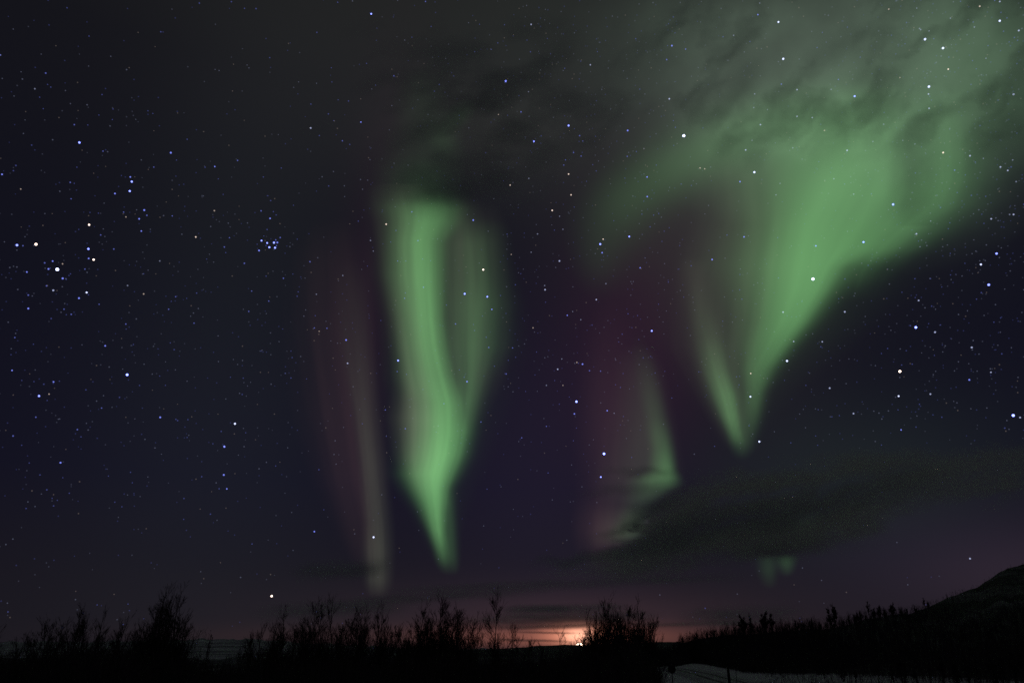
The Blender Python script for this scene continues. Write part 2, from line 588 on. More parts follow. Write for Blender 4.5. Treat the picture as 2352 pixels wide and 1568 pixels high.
def bank_core(X, Y):  # darker vapour puts the thick bank's shaded underside into the cloud colour
    wx, wy = 40 * (fbm(X / 60, Y / 50, 66) - .5), 26 * (fbm(X / 50, Y / 40, 67) - .5)
    Xw, Yw = X + wx, Y + wy
    ax = np.interp(Xw, [1180, 1300, 1420, 1500, 1600, 1750, 1900, 2050, 2200], [1298, 1286, 1272, 1244, 1214, 1186, 1150, 1110, 1082])
    hw = np.interp(Xw, [1180, 1300, 1450, 1600, 1750, 1900, 2100, 2200], [8, 12, 20, 40, 44, 40, 34, 20])
    f = np.exp(-np.abs((Yw - ax) / hw) ** 2.6) * sstep(1180, 1330, X) * sstep(2230, 1900, X) * .85
    f += puff(Xw, Yw, 1490, 1172, 62, 14, 1.1, -.52) + puff(Xw, Yw, 1440, 1205, 36, 7, .6, -.35) + puff(Xw, Yw, 1450, 1120, 75, 9, .35, -.1)
    f += puff(Xw, Yw, 1475, 1083, 50, 7, .55) + puff(Xw, Yw, 1790, 1265, 120, 14, .5, -.1)
    return f * (.55 + .9 * fbm(X / 130 + Y / 300, Y / 40 + X / 400, 68))


bodied_cloud((1170, 1020, 2260, 1340), 5, bank_core, 8200, 'dark ragged core of the cloud bank, its fingers crossing the foot of the short ray', .02)


def streaks(X, Y):
    c, s = math.cos(-.72), math.sin(-.72)
    u, v = X * c + Y * s, -X * s + Y * c
    wu = u + 60 * (fbm(X / 90, Y / 90, 86) - .5)
    wv = v + 50 * (fbm(X / 70, Y / 70, 87) - .5)
    n = fbm(wu / 150, wv / 62, 80, 6)
    f = np.clip(n - .45, 0, 1) * 2.6
    f *= sstep(1330, 1600, X + .25 * Y) * sstep(430, 250, Y)
    q = .6 + .8 * fbm(u / 60, v / 26, 84, 4)
    f = f + (puff(X, Y, 1957, 92, 95, 24, .42, -.5) + puff(X, Y, 2003, 168, 50, 28, .35, -.6) + puff(X, Y, 1706, 178, 42, 30, .42, -.6)
             + puff(X, Y, 2164, 258, 42, 11, .6, -.3) + puff(X, Y, 2020, 235, 60, 34, .35, -.5) + puff(X, Y, 2300, 290, 50, 50, .5, -.6)
             + puff(X, Y, 1560, 60, 40, 90, .3, .7) + puff(X, Y, 1660, 250, 60, 14, .3, -.7) + puff(X, Y, 2102, 400, 34, 110, .38)) * q  # tall last puff added to darken the gap between the curtain's lobes
    return f * .8 * sstep(2460, 2380, X)


bodied_cloud((1300, -60, 2470, 520), 6, streaks, 7000, 'thin streaky cloud slanting over the bright upper right aurora', .03)


def wisp(X, Y):
    return (puff(X, Y, 965, 300, 55, 22, .5, -.35) + puff(X, Y, 1120, 300, 60, 60, .3) + puff(X, Y, 1050, 400, 95, 40, .7, -.1)
            + puff(X, Y, 1010, 440, 50, 22, .5)) * (.4 + 1.2 * fbm(X / 60, Y / 40, 91)) \
        + puff(X, Y, 1130, 240, 200, 120, 1.0) * np.clip(fbm(X / 95 + Y / 200, Y / 60, 95, 5) - .40, 0, 1) * 2.8


bodied_cloud((640, -60, 1620, 560), 6, wisp, 7500, 'dim dark cloud wisp above the flat top of the central green curtain', .05)


def lens(x, y, hw, hh, tau, seed, slope=0.0):
    def f(X, Y):
        yy = Y - y - slope * (X - x) - 6 * (fbm(X / 60, Y / 900, seed) - .5) * hh / 8
        return tau * np.exp(-np.abs((X - x) / hw) ** 4 - np.abs(yy / hh) ** 2.2) * (.5 + fbm(X / 70, Y / 9, seed + 5))
    return f


LENSES = [
    (785, 1306, 95, 17, .95, -.06, 'small dark cloud crossing the foot of the leftmost aurora pillar'),
    (760, 1398, 150, 15, .8, -.05, 'dim low cloud streak behind the tops of the bare trees left of the thicket'),
    (1010, 1368, 230, 11, .7, -.07, 'long thin dark cloud over the trees below the tip of the central curtain'),
    (1420, 1336, 260, 10, .55, -.05, 'faint long cloud layer just under the left end of the cloud bank'),
    (1290, 1420, 180, 13, 1.3, -.02, 'broad purple-grey cloud layer above the moon glow'),
    (1105, 1346, 190, 8, .5, -.05, 'faint cloud streak under the tip of the central curtain'),
    (1600, 1432, 150, 5, .7, -.02, 'thin dusky cloud line right of the moonlit bushes'),
    (1232, 1398, 72, 8, 1.4, -.01, 'narrow dark greenish cloud bar, upper left of the moon glow'),
    (1350, 1395, 80, 8, .9, -.04, 'short dusky cloud bar directly above the moonlit bush tops'),
    (1265, 1438, 120, 5, 1.1, -.03, 'dark purple cloud bar lying right above the orange moon glow'),
    (1700, 1412, 120, 18, .75, -.03, 'low dark green cloud above the tree line right of the moonlit bushes'),
    (1225, 1470, 75, 2.4, 1.3, .03, 'hair-thin cloud streak inside the orange glow left of the moon'),
    (1255, 1452, 70, 2.2, 1.0, .02, 'upper hair-thin cloud streak inside the orange glow'),
]
for i, (x, y, hw, hh, tau, sl, lab) in enumerate(LENSES):
    bodied_cloud((x - hw * 1.5, y - hh * 3 - abs(sl) * hw * 1.5, x + hw * 1.5, y + hh * 3 + abs(sl) * hw * 1.5), 5 if hh > 5 else 2.0,
                 lens(x, y, hw, hh, tau, 100 + 7 * i, sl), 11000 + 300 * i, lab, .03)

# ------------------------------------------------------------------ stars and moon
STARS = """
0 0 315,505,2b 240,613,2w 328,583,1b 298,750,1b 512,860,2b 605,862,1b 547,983,4b 710,1042,2b 774,825,1b 1177,1053,3b 1480,1148,3b 1637,1106,2b 2141,883,3w 1060,1152,2b 898,1220,3b 908,1252,4b 894,1317,4b 484,1257,2b 14,1202,3b 143,1303,2o 792,1334,3b 490,1370,2b 994,1448,3b 852,1462,2b 868,1495,2o 1012,1484,2b 959,1508,3b 1187,1488,2b 1477,1452,2o 1799,1453,2b 1861,1505,3b 614,1549,4o 2,380,2b 2283,468,1b 2287,566,1b 2300,832,1b 2330,689,1b 1482,480,1w 1230,1350,1o 360,1472,1o 620,1464,1b 1647,1513,1o 177,770,1o
1 0 206,97,4b 580,12,2b 1308,170,3w 1225,60,1o 1124,172,1b 362,524,2b 236,588,1b 1133,560,4b 135,842,3b 1290,633,2w 1083,790,2o 1238,772,2b 1327,975,4b 1566,866,4b 1716,448,3w 1650,423,1b 2278,316,3b 2248,316,1b 2242,412,2b 2260,682,3w 1973,900,3b 1642,936,2b 1752,940,1b 1664,973,2b 1778,962,1o 1600,1052,2b 1652,1076,2b 1545,1102,2b 1533,1138,2b 1566,1200,3o 1163,1276,3o 1292,1230,2w 1583,1343,3o 1453,1450,3o 1504,1490,2w 1750,1070,1w 1970,1078,2b 2107,1220,3b 2108,1355,3b 2290,1003,1b 909,1517,3b 486,1460,2b 309,1545,3o 7,971,2b 629,396,1w 1757,695,1b 1772,1110,1w 1690,1250,1b 1742,725,1w 2010,1042,1w 2122,783,1w 1270,945,1w 1666,1500,1w 1343,1547,1w 1450,1550,1w
2 0 8,936,5w 660,153,4w 693,407,4w 518,103,3b 531,23,2w 351,245,2w 469,435,1w 788,619,3w 788,803,3w 893,811,3w 536,860,3w 478,968,2w 434,1034,3w 494,1187,4w 395,1252,3b 152,1164,2o 120,1158,2o 1185,664,4b 1133,1037,3w 1042,1232,2w 1178,1338,2w 1311,976,2w 1073,549,2b 1023,617,2w 1697,598,4w 1694,649,3w 1698,748,3w 1670,272,4w 1794,333,4w 1830,478,3o 1497,536,2o 2185,12,3w 2185,145,4w 2047,45,3o 1613,58,2w 1420,65,2o 2316,212,3w 2280,651,3w 1980,1074,3w 1795,1052,3o 1517,968,2w 1600,993,2w 1450,1409,4b 2190,1151,3w 2240,1175,3w 2274,1103,2w 2072,1092,2w 2280,1478,3w 2253,1478,2w 2126,1508,3w 1709,1523,2w 1698,215,2w 1632,198,2w 1640,206,2w 1415,244,1w 1366,242,1w 1874,1173,2b 671,1264,2w 643,1343,2w 153,1474,1w 1365,1493,1w 2090,403,2w 2092,518,1w 1385,857,2w 1346,1180,1w 977,900,2o 738,948,1w 759,1020,2w 2298,1252,2w 20,340,2b 1845,127,2w 496,648,2w 490,742,2w 584,756,2w 680,581,2b 938,1115,1b 1909,1123,1w 2010,188,2w
0 1 248,115,5o 117,121,4b 158,125,2b 395,288,5w 363,231,3b 334,285,3b 308,243,2b 431,250,2o 185,306,3b 432,350,3b 367,432,3w 321,401,2b 597,447,4w 544,486,3b 195,465,2b 195,557,3b 441,562,2b 457,600,1b 491,597,2b 609,147,4b 611,213,3b 645,221,4o 585,286,2b 974,24,3b 1349,65,3o 694,51,2b 784,148,2b 1101,230,2w 990,318,1b 1546,134,2b 1581,70,2b 1802,90,4b 1841,106,4b 1888,104,4b 1911,103,3b 1856,136,4b 1895,139,4b 1785,158,3b 1931,69,2b 1818,58,1b 1900,85,2b 1772,115,1b 1905,125,2b 1684,246,2b 2136,235,2b 2048,80,1b 1472,238,1w 1210,476,2b 879,399,2w 1162,562,2b 990,457,2o 1734,437,2b 1852,506,2b 1714,577,2b 1677,563,1w 1953,349,2b 2180,459,2w 2166,691,2b 2199,714,2o 2253,693,2b 1337,658,2b 867,664,2b 683,528,2b 102,757,2b 230,803,1b 565,807,1w 725,814,3b 876,1013,5b 83,983,3b 269,1159,4b 338,1146,2o 325,1190,1b 369,1062,3b 409,1057,1b 243,980,1w 150,1052,1b 234,1060,1b 700,1242,2b 772,1237,1w 1104,1306,3b 533,1390,2b 247,1305,2b 1619,1350,4w 1693,1412,1b 1547,1509,3b 1761,1460,1o 1608,908,1w 1798,850,1b 2005,850,1b 1140,1086,1b 1588,1030,1b 90,1434,2b 1866,875,1w 2310,980,1o 2018,320,1b 2102,348,1w 475,330,1b
1 1 201,89,2w 220,162,2w 528,90,2b 388,230,2b 615,228,1b 566,411,2b 436,487,2b 850,456,4b 1006,476,4b 1037,563,3b 978,290,4o 787,663,2b 910,667,1b 866,1060,3b 707,1212,2b 391,915,4b 385,991,2b 33,774,3b 43,934,3w 10,330,2w 140,288,1w 303,1255,2b 332,1234,1o 441,1384,2b 493,1313,1w 1784,114,4b 1804,80,3o 1797,173,3b 1984,62,4b 2059,277,3b 1352,44,2w 1527,12,2w 1308,170,2w 1503,230,3w 1171,185,2o 1401,399,2w 1404,428,3w 1757,496,3w 1823,386,2w 1557,604,3b 1594,578,2w 1650,634,2w 1837,640,1w 2139,711,4b 1321,690,2o 1180,828,2b 1016,825,2b 1136,1007,2b 1519,904,2w 1623,928,2o 1662,940,3b 1491,975,3w 1710,985,2b 1786,988,2b 1620,1198,5b 1606,1282,3b 1832,1260,3b 1880,1278,2w 1413,1086,2w 1350,1127,1w 1270,1128,1b 1527,1086,2o 1243,1447,2b 1413,1368,2b 962,1338,2b 1708,1496,2w 1810,1557,5b 1400,1552,2o 1982,852,2w 1907,760,1w 2277,1173,2b 2336,433,2w 868,1542,1w 2110,617,1w 1964,1451,1w 310,1436,2b 15,1375,1w 1470,1053,1b
2 1 423,64,3b 655,69,2b 918,126,3b 749,127,2w 1246,100,4b 1611,43,3w 203,220,3b 395,323,2b 898,354,5w 1297,228,2w 517,380,2w 490,395,2w 563,428,2w 288,478,2w 70,480,1w 72,515,1w 53,743,2w 692,582,3w 412,637,2w 631,717,2w 765,784,3w 962,786,3w 850,739,2w 896,731,2w 719,918,4w 688,914,2w 469,1004,3o 467,1164,4w 528,1473,4w 632,1405,2w 624,1066,2w 875,1002,2w 1013,1105,3w 1126,1074,2w 1177,1280,3w 1017,1302,2w 1497,990,5o 1488,1160,4w 1707,1146,3w 1607,687,5b 1739,720,3w 1626,502,3w 1742,562,2w 2163,179,4b 2055,254,4w 2109,394,4b 1994,180,2w 2020,162,2w 1992,825,3w 2172,810,2w 1850,358,2w 1703,350,2w 1792,132,2w 1824,120,2w 2257,299,2w 1792,856,2w 2029,988,2w 2124,996,3w 1873,986,2w 1975,1048,3b 2311,1031,2w 2278,1293,5b 2325,1307,3w 2249,1388,2w 1608,1373,2b 1505,1392,3b 1614,1296,2w 1890,1206,2w 1117,580,3w 1188,453,2w 1435,707,2w 1258,612,2w 1328,950,2w 220,1505,2b 2265,827,2w 1868,1196,1w 2047,229,2w 2085,227,2w 2350,428,2w 1735,880,1b
0 2 417,50,3b 1545,-62,3b 1542,134,3b 1563,230,3b 879,272,1w 180,365,2b 2166,524,3b 2574,563,4w 1872,968,4o 786,956,2o 1404,848,2o 1383,800,1w 522,935,1o 1266,440,1b 747,142,1b 912,188,1b 69,1115,2o
1 2 3309,860,2w 3903,890,2w 4332,710,3w 3828,599,2w 1788,149,4b 1185,371,1w 1578,320,1w 669,713,2w
"""
SCOL = {'b': (.21, .26, 1.0), 'w': (.58, .64, 1.0), 'o': (1.0, .78, .66)}
SRAD = {5: 2.6, 4: 1.95, 3: 1.6, 2: 1.35, 1: 1.2}
SEMI = {5: 4.2, 4: 2.7, 3: .9, 2: .36, 1: .14}
stars = []
for line in STARS.strip().splitlines():
    p = line.split()
    i, j = int(p[0]), int(p[1])
    for q in p[2:]:
        cx, cy, k = q.split(',')
        stars.append((784 * i + float(cx) / 3, 522.67 * j + float(cy) / 3, int(k[0]), k[1]))
stars.sort(key=lambda s: -s[2])
SD = 90000.0
smats = {(c, k): emit_mat(f'star_light_{c}_{k}', SCOL[c], SEMI[k] * (.62 if c == 'w' and k < 5 else 1.0), True) for c in SCOL for k in SRAD}
smesh = {}


def ico(sub):
    import bmesh
    bm = bmesh.new()
    bmesh.ops.create_icosphere(bm, subdivisions=sub, radius=1)
    v = np.array([x.co[:] for x in bm.verts])
    f = np.array([[y.index for y in x.verts] for x in bm.faces])
    bm.free()
    return v, f


IV, IF = ico(2)
IV1, IF1 = ico(1)


def star_region(x, y):
    if abs(x - 617) < 32 and abs(y - 557) < 24:
        return 'small blue star in the tight star cluster left of the aurora', 'stars of the tight blue cluster'
    if 30 < x < 230 and 540 < y < 730:
        return 'star in the loose V-shaped star cluster near the left edge', 'stars of the loose cluster by the left edge'
    if x < 640 and y < 560:
        return 'star in the dark upper left sky', 'stars in the upper left sky'
    if x < 720:
        return 'star in the dark lower left sky', 'stars in the lower left sky'
    if x < 1160:
        return 'star beside or shining through the central aurora curtain and its haze', 'stars around the central curtain'
    if x < 1560:
        return 'star in the dark gap between the two green aurora curtains', 'stars in the gap between the curtains'
    if y > 700 or x > 2250 or (x - 1950) > (640 - y) * 1.4:
        return 'star in the dark sky right of the great green curtain', 'stars in the right-hand sky'
    return 'star shining through the broad green aurora at upper right', 'stars in the upper right aurora'


SPECIAL = {  # the stars one can name by sight
    (83, 561): 'large orange-white star above the V-shaped cluster, brightest near the left edge',
    (132, 619): 'white double star in the middle of the V-shaped cluster by the left edge',
    (292, 861): 'lone bright blue star below the V-shaped cluster in the lower left sky',
    (624, 1368): 'bright orange star low over the trees, between the tall left tree and the bush row',
    (1571, 312): 'brightest white star in the upper right haze, left of the great green curtain',
    (1867, 641): 'big white star glowing inside the lower part of the great green curtain',
    (1324, 922): 'brightest blue star in the dark gap between the curtains',
    (1387, 1042): 'bright blue star beside the reddish side of the short aurora ray',
    (2067, 853): 'bright orange-tinged star in the dark sky right of the great green curtain',
    (2104, 752): 'bright blue star right of the great curtain, above the orange-tinged one',
    (2327, 954): 'brilliant blue star by the right edge, above the cloud bank',
    (853, 32): 'bright blue star at the top edge, left of the central curtain haze',
}
NAMED = 300
tiny = []
for n, (x, y, k, c) in enumerate(stars):
    if n >= NAMED:
        tiny.append((x, y, k, c))
        continue
    key = (c, k)
    if key not in smesh:
        ob = mesh_np('star', IV * (SRAD[k] / F * SD), IF, [smats[key]], smooth=True)
        smesh[key] = ob.data
    else:
        ob = bpy.data.objects.new('star', smesh[key])
        COL.objects.link(ob)
    d = sight(x, y)
    ob.location = EYE + d * (SD / d.dot(_F) if False else SD)
    ob.scale = (random.Random(n).uniform(.85, 1.18),) * 3
    lab, grp = star_region(x, y)
    size = {5: 'brilliant', 4: 'bright', 3: 'mid-bright', 2: 'faint', 1: 'very faint'}[k]
    tint = {'b': 'bluish', 'w': 'white', 'o': 'orange-tinged'}[c]
    lab = size + ' ' + tint + ' ' + lab.replace('small blue ', '')
    grp = size + ' ' + tint + ' ' + grp
    for (sx, sy), sl in SPECIAL.items():
        if abs(sx - x) < 5 and abs(sy - y) < 5 and k >= 4:
            lab, grp = sl, None
            break
    tag(ob, lab, 'star', grp)
# the uncountable faint ones
rng = np.random.RandomState(5)
faint = []
while len(faint) < 3300:
    x, y = rng.uniform(-40, 2400), rng.uniform(-40, 1440)
    w = .35 + .65 * sstep(1700, 2250, x) * sstep(1150, 700, y) + .35 * (1150 < x < 1560 and y < 900) + .15 * (x < 700 and y > 450)
    w *= .25 + .75 * sstep(1330, 1000, y)
    if 1400 < x and y > 1030 - .0 * x and y < 1300:
        w *= .15
    if x < 900 and y < 250:
        w *= .5
    if rng.rand() < w:
        faint.append((x, y))
TV, TF, TM = [], [], []
tm = [emit_mat(f'faint_star_{i}', c, s, True) for i, (c, s) in enumerate([(SCOL['b'], .16), (SCOL['w'], .085), (SCOL['o'], .06), (SCOL['w'], .04), (SCOL['b'], .06)])]
off = 0
for (x, y) in faint:
    r = rng.uniform(1.1, 1.6) / F * SD
    p = EYE + sight(x, y) * SD
    TV.append(IV1 * r + p)
    TF.append(IF1 + off)
    TM.append(np.full(len(IF1), rng.choice(5, p=[.1, .15, .1, .3, .35])))
    off += len(IV1)
for (x, y, k, c) in tiny:
    r = SRAD[k] / F * SD
    TV.append(IV1 * r + EYE + sight(x, y) * SD)
    TF.append(IF1 + off)
    TM.append(np.full(len(IF1), {'b': 0, 'w': 1, 'o': 2}[c]))
    off += len(IV1)
tag(mesh_np('faint_stars', np.concatenate(TV), np.concatenate(TF), tm, None, np.concatenate(TM)),
    'countless faint stars scattered over the whole night sky', 'stars', None, 'stuff')

MV, MF = ico(3)
MD = 60000.0
d = sight(1331, 1484)
mo = mesh_np('moon', MV * (MD * math.radians(.23)), MF, [emit_mat('moon_surface', (1.0, .72, .52), 7.0)], smooth=True)
mo.location = EYE + d * MD
tag(mo, 'glowing moon sinking behind the far dark ridge and the bare bushes', 'moon')

# ------------------------------------------------------------------ ground
M_SNOW = rough_mat('snow', (.46, .47, .50), (.66, .67, .70), .22, .85, .5, 9)
M_PACKED = rough_mat('packed_snow', (.28, .28, .30), (.46, .47, .49), .8, .7, .3)
M_RUT = rough_mat('sanded_rut', (.05, .05, .05), (.18, .18, .18), 1.2, .8, .3)
M_FARSNOW = rough_mat('far_snow', (.14, .145, .155), (.66, .68, .72), .009, .9, .0, 10, .36, .66)
M_SCRUB = rough_mat('scrub_slope', (.03, .03, .03), (.27, .275, .28), .018, .95, .3, 12, .46, .82)
M_FLAT = rough_mat('scrub_flat', (.07, .072, .078), (.30, .31, .33), .05, .95, 0, 9, .4, .75)
M_RIDGE = rough_mat('wooded_ridge', (.02, .02, .02), (.07, .075, .08), .01, .95, 0, 8)
M_BARK = rough_mat('bark', (.06, .055, .05), (.14, .13, .12), 9, .9)
M_TWIG = rough_mat('twig', (.06, .05, .048), (.12, .10, .095), 14, .9)
M_FARTWIG = rough_mat('far_twig', (.05, .045, .045), (.10, .09, .085), 3, .9)


def ground_grid():
    xs = np.concatenate([np.linspace(-9000, -120, 40), np.linspace(-110, 260, 150), np.linspace(280, 9000, 40)])
    ys = np.concatenate([np.linspace(-300, 20, 12), np.linspace(25, 420, 160), np.linspace(440, 14000, 40)])
    X, Y = np.meshgrid(xs, ys)
    Z = .25 * (fbm(X / 14, Y / 22, 150) - .5) + .12 * (fbm(X / 3.0, Y / 5, 155) - .5)
    Z *= sstep(900, 300, np.hypot(X, Y))
    Z -= sstep(1500, 14000, np.hypot(X, Y)) * 14
    h, w = X.shape
    idx = np.arange(h * w).reshape(h, w)
    q = np.stack([idx[:-1, :-1].ravel(), idx[:-1, 1:].ravel(), idx[1:, 1:].ravel(), idx[1:, :-1].ravel()], 1)
    return np.stack([X, Y, Z], -1).reshape(-1, 3), q


gv, gq = ground_grid()
tag(mesh_np('snow_ground', gv, gq, [M_SNOW], smooth=True), 'dim snow-covered ground running from the road to the foot of the hills', 'ground', None, 'structure')

# the road: a packed-snow strip with two darker wheel ruts
cl = np.array([on_ground(x, y)[:2] for x, y in ((1300, 1524), (1420, 1527.5), (1514, 1533.5), (1560, 1539), (1597, 1546.5), (1651, 1562), (1740, 1590), (1900, 1650))])
t = np.linspace(0, 1, 120)
s = np.concatenate([[0], np.cumsum(np.linalg.norm(np.diff(cl, axis=0), axis=1))])
s /= s[-1]
path = np.stack([np.interp(t, s, cl[:, 0]), np.interp(t, s, cl[:, 1])], 1)
for _ in range(6):
    path[1:-1] = (path[:-2] + 2 * path[1:-1] + path[2:]) / 4
tan = np.gradient(path, axis=0)
tan /= np.linalg.norm(tan, axis=1, keepdims=True)
nrm = np.stack([-tan[:, 1], tan[:, 0]], 1)
offs = np.array([-4.2, -3.6, -2.0, -1.9, -1.0, -.9, .9, 1.0, 1.9, 2.0, 3.6, 4.2])
zz = np.array([.05, .42, .30, .26, .26, .30, .30, .26, .26, .30, .42, .05])
rm = [0, 0, 0, 1, 0, 0, 0, 1, 0, 0, 0]
RV = np.zeros((120, 12, 3))
RV[..., :2] = path[:, None, :] + nrm[:, None, :] * (offs + .15 * np.sin(np.arange(120) * .35)[:, None])[..., None]
RV[..., 2] = zz + .03 * np.random.RandomState(4).rand(120, 12)
idx = np.arange(1440).reshape(120, 12)
rq = np.stack([idx[:-1, :-1].ravel(), idx[:-1, 1:].ravel(), idx[1:, 1:].ravel(), idx[1:, :-1].ravel()], 1)
tag(mesh_np('road', RV.reshape(-1, 3), rq, [M_PACKED, M_RUT], None, np.tile(rm, 119), True), 'snowy road with darker wheel ruts curving away', 'road', None, 'structure')


def hill(name, prof, dists, r0f, mat, label, rows=26, pw=1.5, rough=0.0, seed=0, lump=.10):
    """prof: skyline in sketch coordinates; a solid slope that rises from r0 to the skyline and falls off behind"""
    prof = np.array(prof, float)
    dists = np.array(dists, float)
    xs = np.linspace(prof[0, 0], prof[-1, 0], 260)
    py = np.interp(xs, prof[:, 0], prof[:, 1])
    if rough:
        py = py + rough * (fbm(xs / 22, xs * 0, seed) - .5) * 2
    R = np.interp(xs, dists[:, 0], dists[:, 1])
    r0 = np.interp(xs, np.array(r0f)[:, 0], np.array(r0f)[:, 1])
    V = []
    tops = np.array([at_dist(x, y, r) for x, y, r in zip(xs, py, R)])
    hd = tops[:, :2] / np.linalg.norm(tops[:, :2], axis=1, keepdims=True)
    for k in np.linspace(0, 1, rows):
        r = r0 + (R - r0) * k
        z = -.6 + (tops[:, 2] + .6) * k ** pw
        if 0 < k < 1:
            z = z + (fbm(xs / 30, xs * 0 + k * 7, seed + 3) - .5) * tops[:, 2] * lump * math.sin(k * math.pi)
        V.append(np.column_stack([hd * r[:, None], z]))
    for k in (1.15, 1.5, 2.2):
        V.append(np.column_stack([hd * (R * k)[:, None], tops[:, 2] * max(0, 1.6 - .6 * k) - (k - 1) * 2 - (4 if k > 2 else 0)]))
    V = np.array(V)
    h, w = V.shape[:2]
    idx = np.arange(h * w).reshape(h, w)
    q = np.stack([idx[:-1, :-1].ravel(), idx[:-1, 1:].ravel(), idx[1:, 1:].ravel(), idx[1:, :-1].ravel()], 1)
    tag(mesh_np(name, V.reshape(-1, 3), q, [mat], smooth=True), label, 'hill', None, 'structure')
    return V


R0 = [(1380, 300), (1500, 262), (1545, 265), (1590, 400), (1640, 285), (1700, 195), (1800, 178), (1900, 185), (2050, 160), (2352, 132), (3000, 130)]
RD = [(1380, 310), (1500, 290), (1590, 420), (1700, 330), (1900, 400), (2000, 440), (2100, 560), (2200, 760), (2352, 1000), (3000, 1400)]
SK = [(1380, 1506), (1480, 1506), (1516, 1502), (1537, 1496), (1558, 1484), (1584, 1470), (1622, 1462), (1662, 1458), (1725, 1456), (1786, 1450), (1830, 1446), (1900, 1443),
      (1950, 1433), (1990, 1420), (2040, 1412), (2092, 1408), (2137, 1391), (2183, 1370), (2244, 1348), (2290, 1318), (2315, 1305), (2352, 1294), (2450, 1270), (2700, 1230), (3000, 1240)]
HV = hill('wooded_hillside', SK, RD, R0, M_SCRUB, 'dark hillside rising to the right edge with paler snowy patches near its top', 40, 1.35, 3.0, 300)
hill('distant_hill', [(-900, 1440), (-200, 1462), (0, 1472), (200, 1474), (420, 1467), (520, 1465), (620, 1469), (760, 1477), (900, 1486), (1020, 1490), (1150, 1488), (1700, 1482)],
     [(-900, 3600), (1700, 3600)], [(-900, 700), (1700, 700)], M_FARSNOW, 'pale grey snowy hills far behind the bare trees on the left', 30, 1.1, 5.0, 320, .02)
hill('wooded_ridge', [(900, 1502), (1040, 1494), (1130, 1489), (1190, 1486), (1240, 1482), (1300, 1480), (1350, 1481), (1430, 1478), (1500, 1474), (1560, 1473), (1640, 1480), (1720, 1492)],
     [(900, 2400), (1720, 2400)], [(900, 500), (1720, 500)], M_RIDGE, 'low dark ridge on the skyline where the moon goes down', 26, 1.2, 1.2, 340)


hill('scrub_flat', [(-900, 1508), (-100, 1510), (300, 1509), (480, 1512), (560, 1508), (640, 1511), (800, 1508), (1000, 1506), (1200, 1507), (1330, 1509), (1400, 1512)],
     [(-900, 520), (1400, 420)], [(-900, 140), (1400, 140)], M_FLAT, 'dark scrubby valley floor in front of the far hills', 16, 1.2, 4.0, 360)


# ------------------------------------------------------------------ bare trees
class Twigs:
    """collects tapering curved tubes and meshes them all at once"""

    def __init__(self):
        self.p0, self.p1, self.p2, self.r0, self.r2 = [], [], [], [], []

    def add(self, p0, p1, p2, r0, r2):
        self.p0.append(p0); self.p1.append(p1); self.p2.append(p2); self.r0.append(r0); self.r2.append(r2)

    def arrays(self, sides=3, fp0=None):
        p0, p1, p2 = (np.concatenate([np.atleast_2d(a) for a in q]) for q in (self.p0, self.p1, self.p2))
        r0, r2 = (np.concatenate([np.atleast_1d(a) for a in q]) for q in (self.r0, self.r2))
        d = p2 - p0
        d /= np.linalg.norm(d, axis=1, keepdims=True) + 1e-9
        ref = np.where(np.abs(d[:, 2:3]) > .9, np.array([[1.0, 0, 0]]), np.array([[0, 0, 1.0]]))
        u = np.cross(d, ref)
        u /= np.linalg.norm(u, axis=1, keepdims=True) + 1e-9
        v = np.cross(d, u)
        rings = []
        for p, r in ((p0, r0), (p1, (r0 + r2) / 2), (p2, r2)):
            ring = [p + (u * math.cos(a) + v * math.sin(a)) * r[:, None] for a in np.arange(sides) * 2 * math.pi / sides]
            rings.append(np.stack(ring, 1))
        V = np.stack(rings, 1)                       # n,3,sides,3
        n = len(V)
        base = (np.arange(n) * 3 * sides)[:, None]
        q = []
        for k in range(2):
            for s_ in range(sides):
                s2 = (s_ + 1) % sides
                q.append(np.stack([base[:, 0] + k * sides + s_, base[:, 0] + k * sides + s2, base[:, 0] + (k + 1) * sides + s2, base[:, 0] + (k + 1) * sides + s_], 1))
        return V.reshape(-1, 3), np.concatenate(q)


def unit(v):
    return v / (np.linalg.norm(v, axis=-1, keepdims=True) + 1e-9)


def spawn(rng, p0, p1, p2, r0, n, lmin, lmax, spread, up, t0, t1, tw, rr):
    """n side shoots on each of the parent tubes; returns their arrays and adds them to tw"""
    m = len(p0)
    i = np.repeat(np.arange(m), n)
    t = rng.uniform(t0, t1, len(i))
    tt = t[:, None]
    b = np.where(tt < .5, p0[i] + (p1[i] - p0[i]) * tt * 2, p1[i] + (p2[i] - p1[i]) * (tt * 2 - 1))
    dirp = unit(np.where(tt < .5, p1[i] - p0[i], p2[i] - p1[i]))
    rnd = rng.normal(size=(len(i), 3))
    side = unit(rnd - dirp * np.sum(rnd * dirp, 1, keepdims=True))
    d = unit(dirp + side * (spread * rng.uniform(.6, 1.3, len(i)))[:, None])
    plen = np.linalg.norm(p2[i] - p0[i], axis=1)
    ln = plen * rng.uniform(lmin, lmax, len(i)) * (1.15 - .6 * t)
    c1 = b + d * (ln * .5)[:, None]
    d2 = unit(d + np.array((0, 0, up)) + rng.normal(size=(len(i), 3)) * .13)
    c2 = c1 + d2 * (ln * .5)[:, None]
    q0 = np.maximum(r0[i] * rr * (1.1 - .6 * t), .0055)
    tw.add(b, c1, c2, q0, q0 * .5)
    return b, c1, c2, q0


